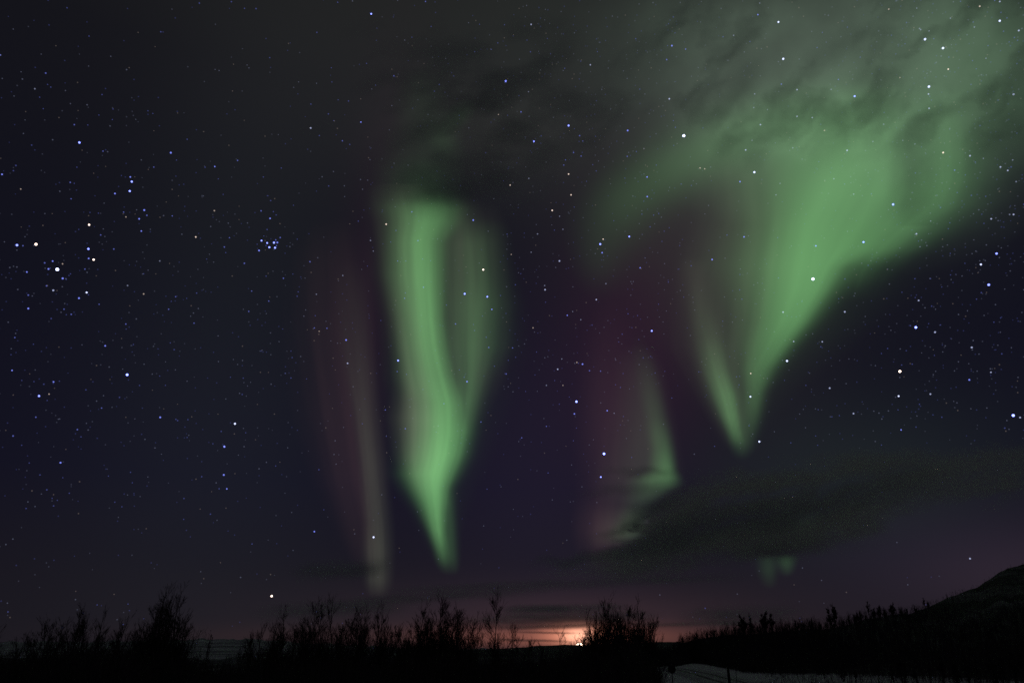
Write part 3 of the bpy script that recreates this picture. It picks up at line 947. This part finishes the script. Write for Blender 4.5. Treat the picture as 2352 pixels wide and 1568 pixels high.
def grow(seed, H, width, stems, dens, rscale=1.0, twig_r=1.0, first=.18):
    """a bare tree or bush standing on the origin; returns (stem tubes, crown tubes)"""
    rng = np.random.RandomState(seed)
    tr, cr = Twigs(), Twigs()
    P0, P1, P2, RR = [], [], [], []
    a0 = rng.uniform(0, 6.28)
    for k in range(stems):
        ang = a0 + k * 2.4 + rng.normal() * .3
        out = 0.1 if k == 0 else math.sqrt(rng.uniform(.05, 1.0))
        h = H * (1.0 if k == 0 else (1.0 - .20 * out ** 1.5) * rng.uniform(.88, 1.0))
        lean = out * width * .55
        pts = []
        nseg = 5
        wob = rng.normal(size=(nseg + 1, 2)) * .014 * H
        base = np.array((math.cos(ang), math.sin(ang))) * (.02 if stems == 1 else .10 + .04 * width)
        for j in range(2 * nseg + 1):
            q = j / (2 * nseg)
            w = np.array([np.interp(q * nseg, np.arange(nseg + 1), wob[:, c]) for c in (0, 1)]) * min(1, q * 3)
            xy = base + np.array((math.cos(ang), math.sin(ang))) * lean * q ** .75 + w
            pts.append(np.array((xy[0], xy[1], h * q - .15)))
        r = .0078 * H * rscale * (1 if k == 0 else rng.uniform(.5, .85))
        for j in range(nseg):
            ra, rb = r * (1 - j / nseg) ** .9 + .009, r * (1 - (j + 1) / nseg) ** .9 + .009
            tr.add(pts[2 * j], pts[2 * j + 1], pts[2 * j + 2], ra, rb)
            P0.append(pts[2 * j]); P1.append(pts[2 * j + 1]); P2.append(pts[2 * j + 2]); RR.append(ra * .6)
        nb = int(17 * dens)
        tq = rng.uniform(first, .96, nb)
        for q in tq:
            f = q * 2 * nseg
            j = min(int(f), 2 * nseg - 1)
            b = pts[j] + (pts[j + 1] - pts[j]) * (f - j)
            a2 = rng.uniform(0, 2 * math.pi)
            ln = (.19 * H * (1.12 - q) ** .8 + .12 * width * (1.1 - q)) * rng.uniform(.6, 1.5)
            rise = rng.uniform(1.0, 2.4)
            d1 = unit(np.array((math.cos(a2), math.sin(a2), rise)))
            d2 = unit(np.array((math.cos(a2) * .6, math.sin(a2) * .6, rise + .3)) + rng.normal(size=3) * .14)
            c1 = b + d1 * ln * .5
            c2 = c1 + d2 * ln * .6
            rb = max(.5 * r * (1 - q) + .008, .012)
            cr.add(b, c1, c2, rb, rb * .45)
            P0.append(b); P1.append(c1); P2.append(c2); RR.append(rb)
    P0, P1, P2, RR = map(np.array, (P0, P1, P2, RR))
    a = spawn(rng, P0, P1, P2, RR, int(round(5.2 * dens)), .36, .85, .50, .55, .10, 1.0, cr, .62 * twig_r)
    b = spawn(rng, a[0], a[1], a[2], a[3], 3, .45, .95, .45, .4, .12, 1.0, cr, .78 * twig_r)
    spawn(rng, b[0], b[1], b[2], b[3], 2, .5, 1.0, .42, .35, .15, 1.0, cr, .88 * twig_r)
    return tr, cr


def tree(name, x, top, dist, wpx, stems, dens, seed, label, cat='tree', group=None, rscale=1.0, twig_r=1.0, first=.18):
    p = at_dist(x, top, dist)
    H = p[2] + .05
    width = wpx / F * dist
    tr, cr = grow(seed, H, width, stems, dens, rscale, twig_r, first)
    root = empty(name, (p[0], p[1], 0.0))
    v, q = tr.arrays(6)
    mesh_np('trunk', v, q, [M_BARK], root, smooth=True)
    v, q = cr.arrays(3)
    mesh_np('crown', v, q, [M_TWIG], root)
    tag(root, label, cat, group)
    return root


TREES = [
    (14, 1428, 44, 120, 8, 0.75, 'leafless shrub cut off by the left edge'),
    (165, 1394, 47, 120, 10, 1.0, 'leafless many-stemmed tree with one plume-like tip, second from the left edge'),
    (213, 1412, 45, 100, 9, 0.95, 'lower leafless bush leaning against the plume-tipped tree on the left'),
    (98, 1455, 48, 90, 6, 0.6, 'low thin leafless bush between the left-edge shrub and the plume-tipped tree'),
    (298, 1418, 50, 120, 9, 0.95, 'low leafless shrub just left of the tallest dense tree'),
    (382, 1354, 43, 70, 10, .95, 'tallest and densest bare tree on the left, with twin upright tips'),
    (414, 1352, 44, 55, 8, .9, 'bare tree grown into the right side of the tallest left tree'),
    (345, 1425, 46, 80, 8, 0.9, 'small bare bush at the left foot of the tallest left tree'),
    (482, 1450, 52, 60, 3, 0.5, 'sparse single shrub standing in the gap before the distant snowy hill'),
    (655, 1404, 48, 120, 9, 1.0, 'open bare birch with a dark upright leader, right of the gap'),
    (612, 1440, 46, 90, 8, 0.9, 'short bare bush at the left edge of the middle tree row'),
    (766, 1371, 47, 140, 12, 1.1, 'tall bare tree with finely forked crown in the middle tree row'),
    (852, 1389, 46, 130, 11, 1.05, 'bare spreading tree at the right end of the middle tree row'),
    (903, 1440, 49, 80, 8, 0.8, 'low bare bush right after the spreading tree of the middle row'),
    (987, 1398, 45, 100, 10, 1.15, 'dense pointed bare bush, left half of the thick clump below the central curtain'),
    (1031, 1380, 44, 110, 11, 1.2, 'dense bare bush with tall shoots, right half of the clump below the central curtain'),
    (955, 1432, 45, 90, 8, 1.0, 'low bare bush on the left flank of the thick clump'),
    (1062, 1432, 45, 60, 7, 1.0, 'low bare bush on the right flank of the thick clump'),
    (1138, 1368, 46, 84, 1, 1.3, 'slender bare birch with a clear wavy trunk, left of the moon glow'),
    (1104, 1424, 47, 60, 3, 0.8, 'thin bare sapling standing close left of the wavy birch'),
    (1190, 1438, 48, 90, 7, 0.7, 'small sparse shrub in the orange glow right of the wavy birch'),
    (1284, 1448, 50, 90, 7, .7, 'low twiggy shrub right in front of the brightest moon glow'),
    (1348, 1414, 48, 44, 6, .85, 'narrow bare bush standing over the moon'),
    (1377, 1404, 46, 60, 9, 1.2, 'bare bush with rounded top between the moon and the tallest clump on the right'),
    (1411, 1380, 45, 100, 14, 1.3, 'tallest bush of the dark clump right of the moon'),
    (1453, 1389, 45, 90, 12, 1.25, 'thick bare bush, right-hand top of the dark clump beside the moon'),
    (1478, 1426, 46, 50, 7, .9, 'fan-shaped bare bush on the right flank of the dark clump, above the snowy road'),
]
for i, (x, top, dist, w, st, de, lab) in enumerate(TREES):
    tree('bare_birch' if st == 1 else 'bare_tree', x, top, dist, w, st, de, 500 + i, lab, 'tree', 'bare trees and bushes in the foreground',
         first=.3 if st == 1 else .12)

# low dark undergrowth along the foot of the trees
rng = np.random.RandomState(77)
tw = Twigs()
n = 15000
px = rng.uniform(-80, 1500, n)
tops = np.interp(px, [-80, 0, 120, 200, 330, 430, 470, 580, 640, 800, 900, 940, 1060, 1090, 1180, 1330, 1470, 1500], [1514, 1518, 1514, 1508, 1510, 1512, 1530, 1532, 1520, 1518, 1524, 1502, 1496, 1518, 1522, 1504, 1478, 1512])
dist = rng.uniform(36, 62, n)
top = tops + rng.gamma(1.5, 16, n)
d = sight(px, top)
k = dist / np.hypot(d[:, 0], d[:, 1])
pt = EYE + d * k[:, None]
base = pt.copy()
base[:, 2] = 0
base[:, :2] += rng.normal(size=(n, 2)) * .35
mid = (base + pt) / 2 + rng.normal(size=(n, 3)) * .12
tw.add(base, mid, pt, rng.uniform(.012, .022, n), np.full(n, .004))
sel = (base, mid, pt, rng.uniform(.012, .02, n))
a = spawn(rng, *sel, 3, .18, .4, .6, .4, .25, 1.0, tw, .7)
spawn(rng, *a, 2, .4, .8, .6, .3, .2, 1.0, tw, .8)
m = 1100
px2 = np.concatenate([rng.uniform(1490, 1522, 150), rng.uniform(1740, 2400, m - 150)])
bx = on_ground(1800, 1560)
dist2 = rng.uniform(70, 175, m)
d = sight(px2, np.full(m, 1540.0))
b2 = EYE + d * (dist2 / np.hypot(d[:, 0], d[:, 1]))[:, None]
b2[:, 2] = -.05
h2 = rng.gamma(2.0, .45, m) * np.interp(px2, [1495, 1580, 1740, 2000, 2352], [1.0, .6, .5, 1.0, 1.6])
t2 = b2 + np.column_stack([rng.normal(size=m) * .2, rng.normal(size=m) * .2, h2 + .2])
m2 = (b2 + t2) / 2 + rng.normal(size=(m, 3)) * .06
r2_ = rng.uniform(.012, .025, m)
tw.add(b2, m2, t2, r2_, r2_ * .4)
a = spawn(rng, b2, m2, t2, r2_, 4, .35, .8, .5, .5, .1, 1.0, tw, .7)
spawn(rng, *a, 2, .4, .9, .5, .4, .2, 1.0, tw, .8)
v, q = tw.arrays(3)
tag(mesh_np('undergrowth', v, q, [M_TWIG]), 'dense dark leafless undergrowth along the bottom of the picture', 'undergrowth', None, 'stuff')

# ------------------------------------------------------------------ woodland on the hillside
rng = np.random.RandomState(88)


def on_hill(ix, k):
    """interpolate the hillside surface: column fraction 0..1, row 0..39"""
    w = HV.shape[1]
    c = np.clip(ix * (w - 1), 0, w - 1.001)
    r = np.clip(k * 39, 0, 38.999)
    ci, ri = c.astype(int), r.astype(int)
    fc, fr = (c - ci)[:, None], (r - ri)[:, None]
    return (HV[ri, ci] * (1 - fc) + HV[ri, ci + 1] * fc) * (1 - fr) + (HV[ri + 1, ci] * (1 - fc) + HV[ri + 1, ci + 1] * fc) * fr


n = 14000
colx = rng.beta(1.0, 1.6, n)
xs_ = 1380 + 1620 * colx
row = rng.uniform(0, 1, n) ** 1.2
far = sstep(2080, 2300, xs_)
row = np.where(rng.rand(n) < .55 * far, row * .45, row)
b = on_hill(colx, row)
H = rng.uniform(2.4, 5.2, n) * (1 - .35 * far * row)
H *= np.where(xs_ < 1560, .55, 1.0)
tip = b + np.column_stack([rng.normal(size=n) * .35, rng.normal(size=n) * .35, H])
mid = (b + tip) / 2 + rng.normal(size=(n, 3)) * .15
rr = rng.uniform(.03, .06, n)
tw = Twigs()
tw.add(b, mid, tip, rr, rr * .4)
a = spawn(rng, b, mid, tip, rr, 5, .3, .55, .55, .5, .2, 1.0, tw, .8)
spawn(rng, *a, 2, .4, .8, .6, .4, .2, 1.0, tw, .9)
v, q = tw.arrays(3)
tag(mesh_np('woodland', v, q, [M_FARTWIG]), 'dark leafless birch wood covering the right-hand slope', 'woodland', None, 'stuff')

# trees one can tell apart on the skyline
protos = []
for i in range(6):
    tr, cr = grow(900 + i, 6.0, [1.6, 2.2, 1.2, 2.8, 1.0, 2.0][i], [1, 2, 1, 2, 1, 3][i], [1.2, 1.2, .9, 1.3, .7, 1.2][i], 2.0, 2.2, .3)
    protos.append((tr.arrays(5), cr.arrays(3)))
pm = []
GT = 'leafless trees along the right-hand skyline'
LAB = 'leafless tree rising from the dark tree line on the right-hand slope'
RT = [(1569, 1462, 0, 0), (1600, 1452, 1, 0), (1626, 1450, 3, 0), (1641, 1446, 0, 0), (1684, 1452, 1, 0),
      (1709, 1412, 5, 'left of a pair of dark upright trees on the skyline above the wooden pole'), (1727, 1410, 2, 'thin upright tree, middle one of three on the skyline right of the wooden pole'), (1760, 1404, 5, 'bushy-topped tree, tallest of the skyline group right of the wooden pole'),
      (1775, 1408, 0, 0), (1748, 1432, 3, 0), (1800, 1440, 1, 0), (1830, 1424, 3, 0), (1846, 1428, 1, 0), (1868, 1420, 3, 0), (1858, 1436, 0, 0), (1885, 1428, 5, 0),
      (1918, 1388, 1, 'lone open-crowned tree standing highest in the middle of the right skyline'), (1940, 1424, 3, 0), (1952, 1412, 0, 0), (1966, 1410, 5, 0), (1978, 1402, 3, 0),
      (1999, 1380, 4, 'pole-thin tree, tallest spike on the right skyline'), (2010, 1396, 5, 0), (2022, 1390, 3, 0), (2034, 1396, 1, 0), (2053, 1384, 5, 'dark two-stemmed tree near the right end of the skyline trees'),
      (2070, 1398, 3, 0), (2084, 1396, 1, 0), (2104, 1388, 2, 0), (2126, 1372, 4, 'last small tree at the foot of the smooth hill shoulder'), (2134, 1380, 1, 0), (1912, 1432, 1, 0), (1990, 1412, 3, 0), (1820, 1440, 5, 0), (1698, 1440, 3, 0), (1660, 1448, 5, 0)]
for i, (x, top, pi, lab) in enumerate(RT):
    R = float(np.interp(x, np.array(RD)[:, 0], np.array(RD)[:, 1])) * .97
    sky = float(np.interp(x, np.array(SK)[:, 0], np.array(SK)[:, 1]))
    tp = at_dist(x, top, R)
    bs = at_dist(x, sky + 9, R)
    sc = (tp[2] - bs[2]) / 6.0
    root = empty('bare_tree', bs)
    root.rotation_euler = (0, 0, i * 1.7)
    root.scale = (sc, sc, sc)
    (tv, tq), (cv, cq) = protos[pi]
    if len(pm) <= pi or True:
        if not any(m[0] == pi for m in pm):
            o1 = mesh_np('trunk', tv, tq, [M_BARK], root)
            o2 = mesh_np('crown', cv, cq, [M_FARTWIG], root)
            pm.append((pi, o1.data, o2.data))
        else:
            m = next(m for m in pm if m[0] == pi)
            for nm, me in (('trunk', m[1]), ('crown', m[2])):
                o = bpy.data.objects.new(nm, me)
                COL.objects.link(o)
                o.parent = root
    tag(root, lab or LAB, 'tree', GT)

# saplings in front of the snow at the lower right
SAP = [(1890, 1528, 150), (1936, 1536, 140), (1962, 1530, 138), (2012, 1520, 136), (2046, 1528, 130), (2066, 1512, 132), (2098, 1524, 128), (2131, 1520, 122), (2160, 1506, 126),
       (2189, 1518, 120), (2215, 1500, 122), (2240, 1514, 116), (2268, 1494, 120), (2290, 1508, 112), (2318, 1484, 116), (2338, 1478, 112), (2362, 1490, 108)]
for i, (x, top, dist) in enumerate(SAP):
    tp = at_dist(x, top, dist)
    root = empty('sapling', (tp[0], tp[1], 0))
    sc = (tp[2] + .1) / 6.0
    root.scale = (sc * 1.15, sc * 1.15, sc)
    root.rotation_euler = (0, 0, i * 2.1)
    pi = (0, 1, 2, 4)[i % 4]
    m = next(m for m in pm if m[0] == pi)
    for nm, me in (('trunk', m[1]), ('crown', m[2])):
        o = bpy.data.objects.new(nm, me)
        COL.objects.link(o)
        o.parent = root
    lab = 'thin bare sapling against the dim snow at the lower right'
    grp = 'saplings at the lower right'
    if i == 15:
        lab = 'tallest bare sapling, nearest the bottom right corner'
    tag(root, lab, 'sapling', grp)


# ------------------------------------------------------------------ road furniture
def lathe(rings, sides=20):
    """rings: list of (radius, z) -> verts, quads"""
    a = np.arange(sides) * 2 * math.pi / sides
    V = np.concatenate([np.column_stack([np.cos(a) * r, np.sin(a) * r, np.full(sides, z)]) for r, z in rings])
    q = []
    for k in range(len(rings) - 1):
        for s_ in range(sides):
            s2 = (s_ + 1) % sides
            q.append((k * sides + s_, k * sides + s2, (k + 1) * sides + s2, (k + 1) * sides + s_))
    return V, np.array(q)


def box(cx, cy, cz, sx, sy, sz):
    v = np.array([(cx + a * sx / 2, cy + b * sy / 2, cz + c * sz / 2) for a in (-1, 1) for b in (-1, 1) for c in (-1, 1)])
    q = np.array([(0, 1, 3, 2), (4, 6, 7, 5), (0, 4, 5, 1), (2, 3, 7, 6), (0, 2, 6, 4), (1, 5, 7, 3)])
    return v, q


def join(parts):
    V, Q, o = [], [], 0
    for v, q in parts:
        V.append(v); Q.append(q + o); o += len(v)
    return np.concatenate(V), np.concatenate(Q)


M_GREY = rough_mat('galvanised_steel', (.07, .07, .075), (.14, .14, .15), 20, .5)
M_SIGNBACK = rough_mat('sign_back', (.012, .012, .014), (.022, .022, .025), 14, .6)
M_WOOD = rough_mat('weathered_wood', (.02, .018, .016), (.05, .045, .04), 12, .9)

sp = at_dist(1543, 1536, 78)
sg = empty('road_sign', (sp[0], sp[1], 0))
zc = sp[2]
mesh_np('pole', *lathe([(0, 0), (.045, 0), (.045, zc + .42), (.035, zc + .44), (0, zc + .44)], 12), [M_GREY], sg, smooth=False)
v, q = lathe([(0, -.012), (.30, -.012), (.335, -.02), (.345, 0), (.335, .012), (0, .012)], 40)
v = np.column_stack([v[:, 0], -v[:, 2] - .075, v[:, 1] + zc])
mesh_np('disc', v, q, [M_SIGNBACK], sg)
v, q = join([box(0, -.052, zc + .12, .16, .02, .05), box(0, -.052, zc - .12, .16, .02, .05)])
mesh_np('bracket', v, q, [M_GREY], sg)
sg.rotation_euler = (0, 0, math.radians(-6))
tag(sg, 'round road sign on a thin post, seen from behind beside the snowy road', 'road sign')

pp = at_dist(1667, 1464, 90)
up = empty('wooden_pole', (pp[0], pp[1], 0))
hz = pp[2]
mesh_np('post', *lathe([(0, -.3), (.14, -.3), (.13, hz * .4), (.10, hz - .05), (.08, hz), (0, hz)], 16), [M_WOOD], up, smooth=True)
mesh_np('cap', *lathe([(0, hz - .02), (.12, hz - .02), (.115, hz + .03), (0, hz + .07)], 16), [M_GREY], up)
up.rotation_euler = (0, math.radians(-1.2), 0)
tag(up, 'thin dark wooden pole standing in the snow right of the round sign', 'pole')

for x, y, dist, lab in ((1690, 1540, 100, 'thin snow marker stake close right of the wooden pole'), (1792, 1533, 131, 'farther snow marker stake alone in the snow, right of the pole')):
    p = at_dist(x, y, dist)
    st = empty('marker_stake', (p[0], p[1], 0))
    hz = p[2]
    mesh_np('stick', *lathe([(0, -.2), (.035, -.2), (.03, hz - .05), (.02, hz), (0, hz)], 10), [M_WOOD], st)
    mesh_np('reflector_band', *lathe([(.036, hz - .35), (.042, hz - .34), (.042, hz - .22), (.036, hz - .21)], 10), [M_GREY], st)
    tag(st, lab, 'stake', 'snow marker stakes by the road')
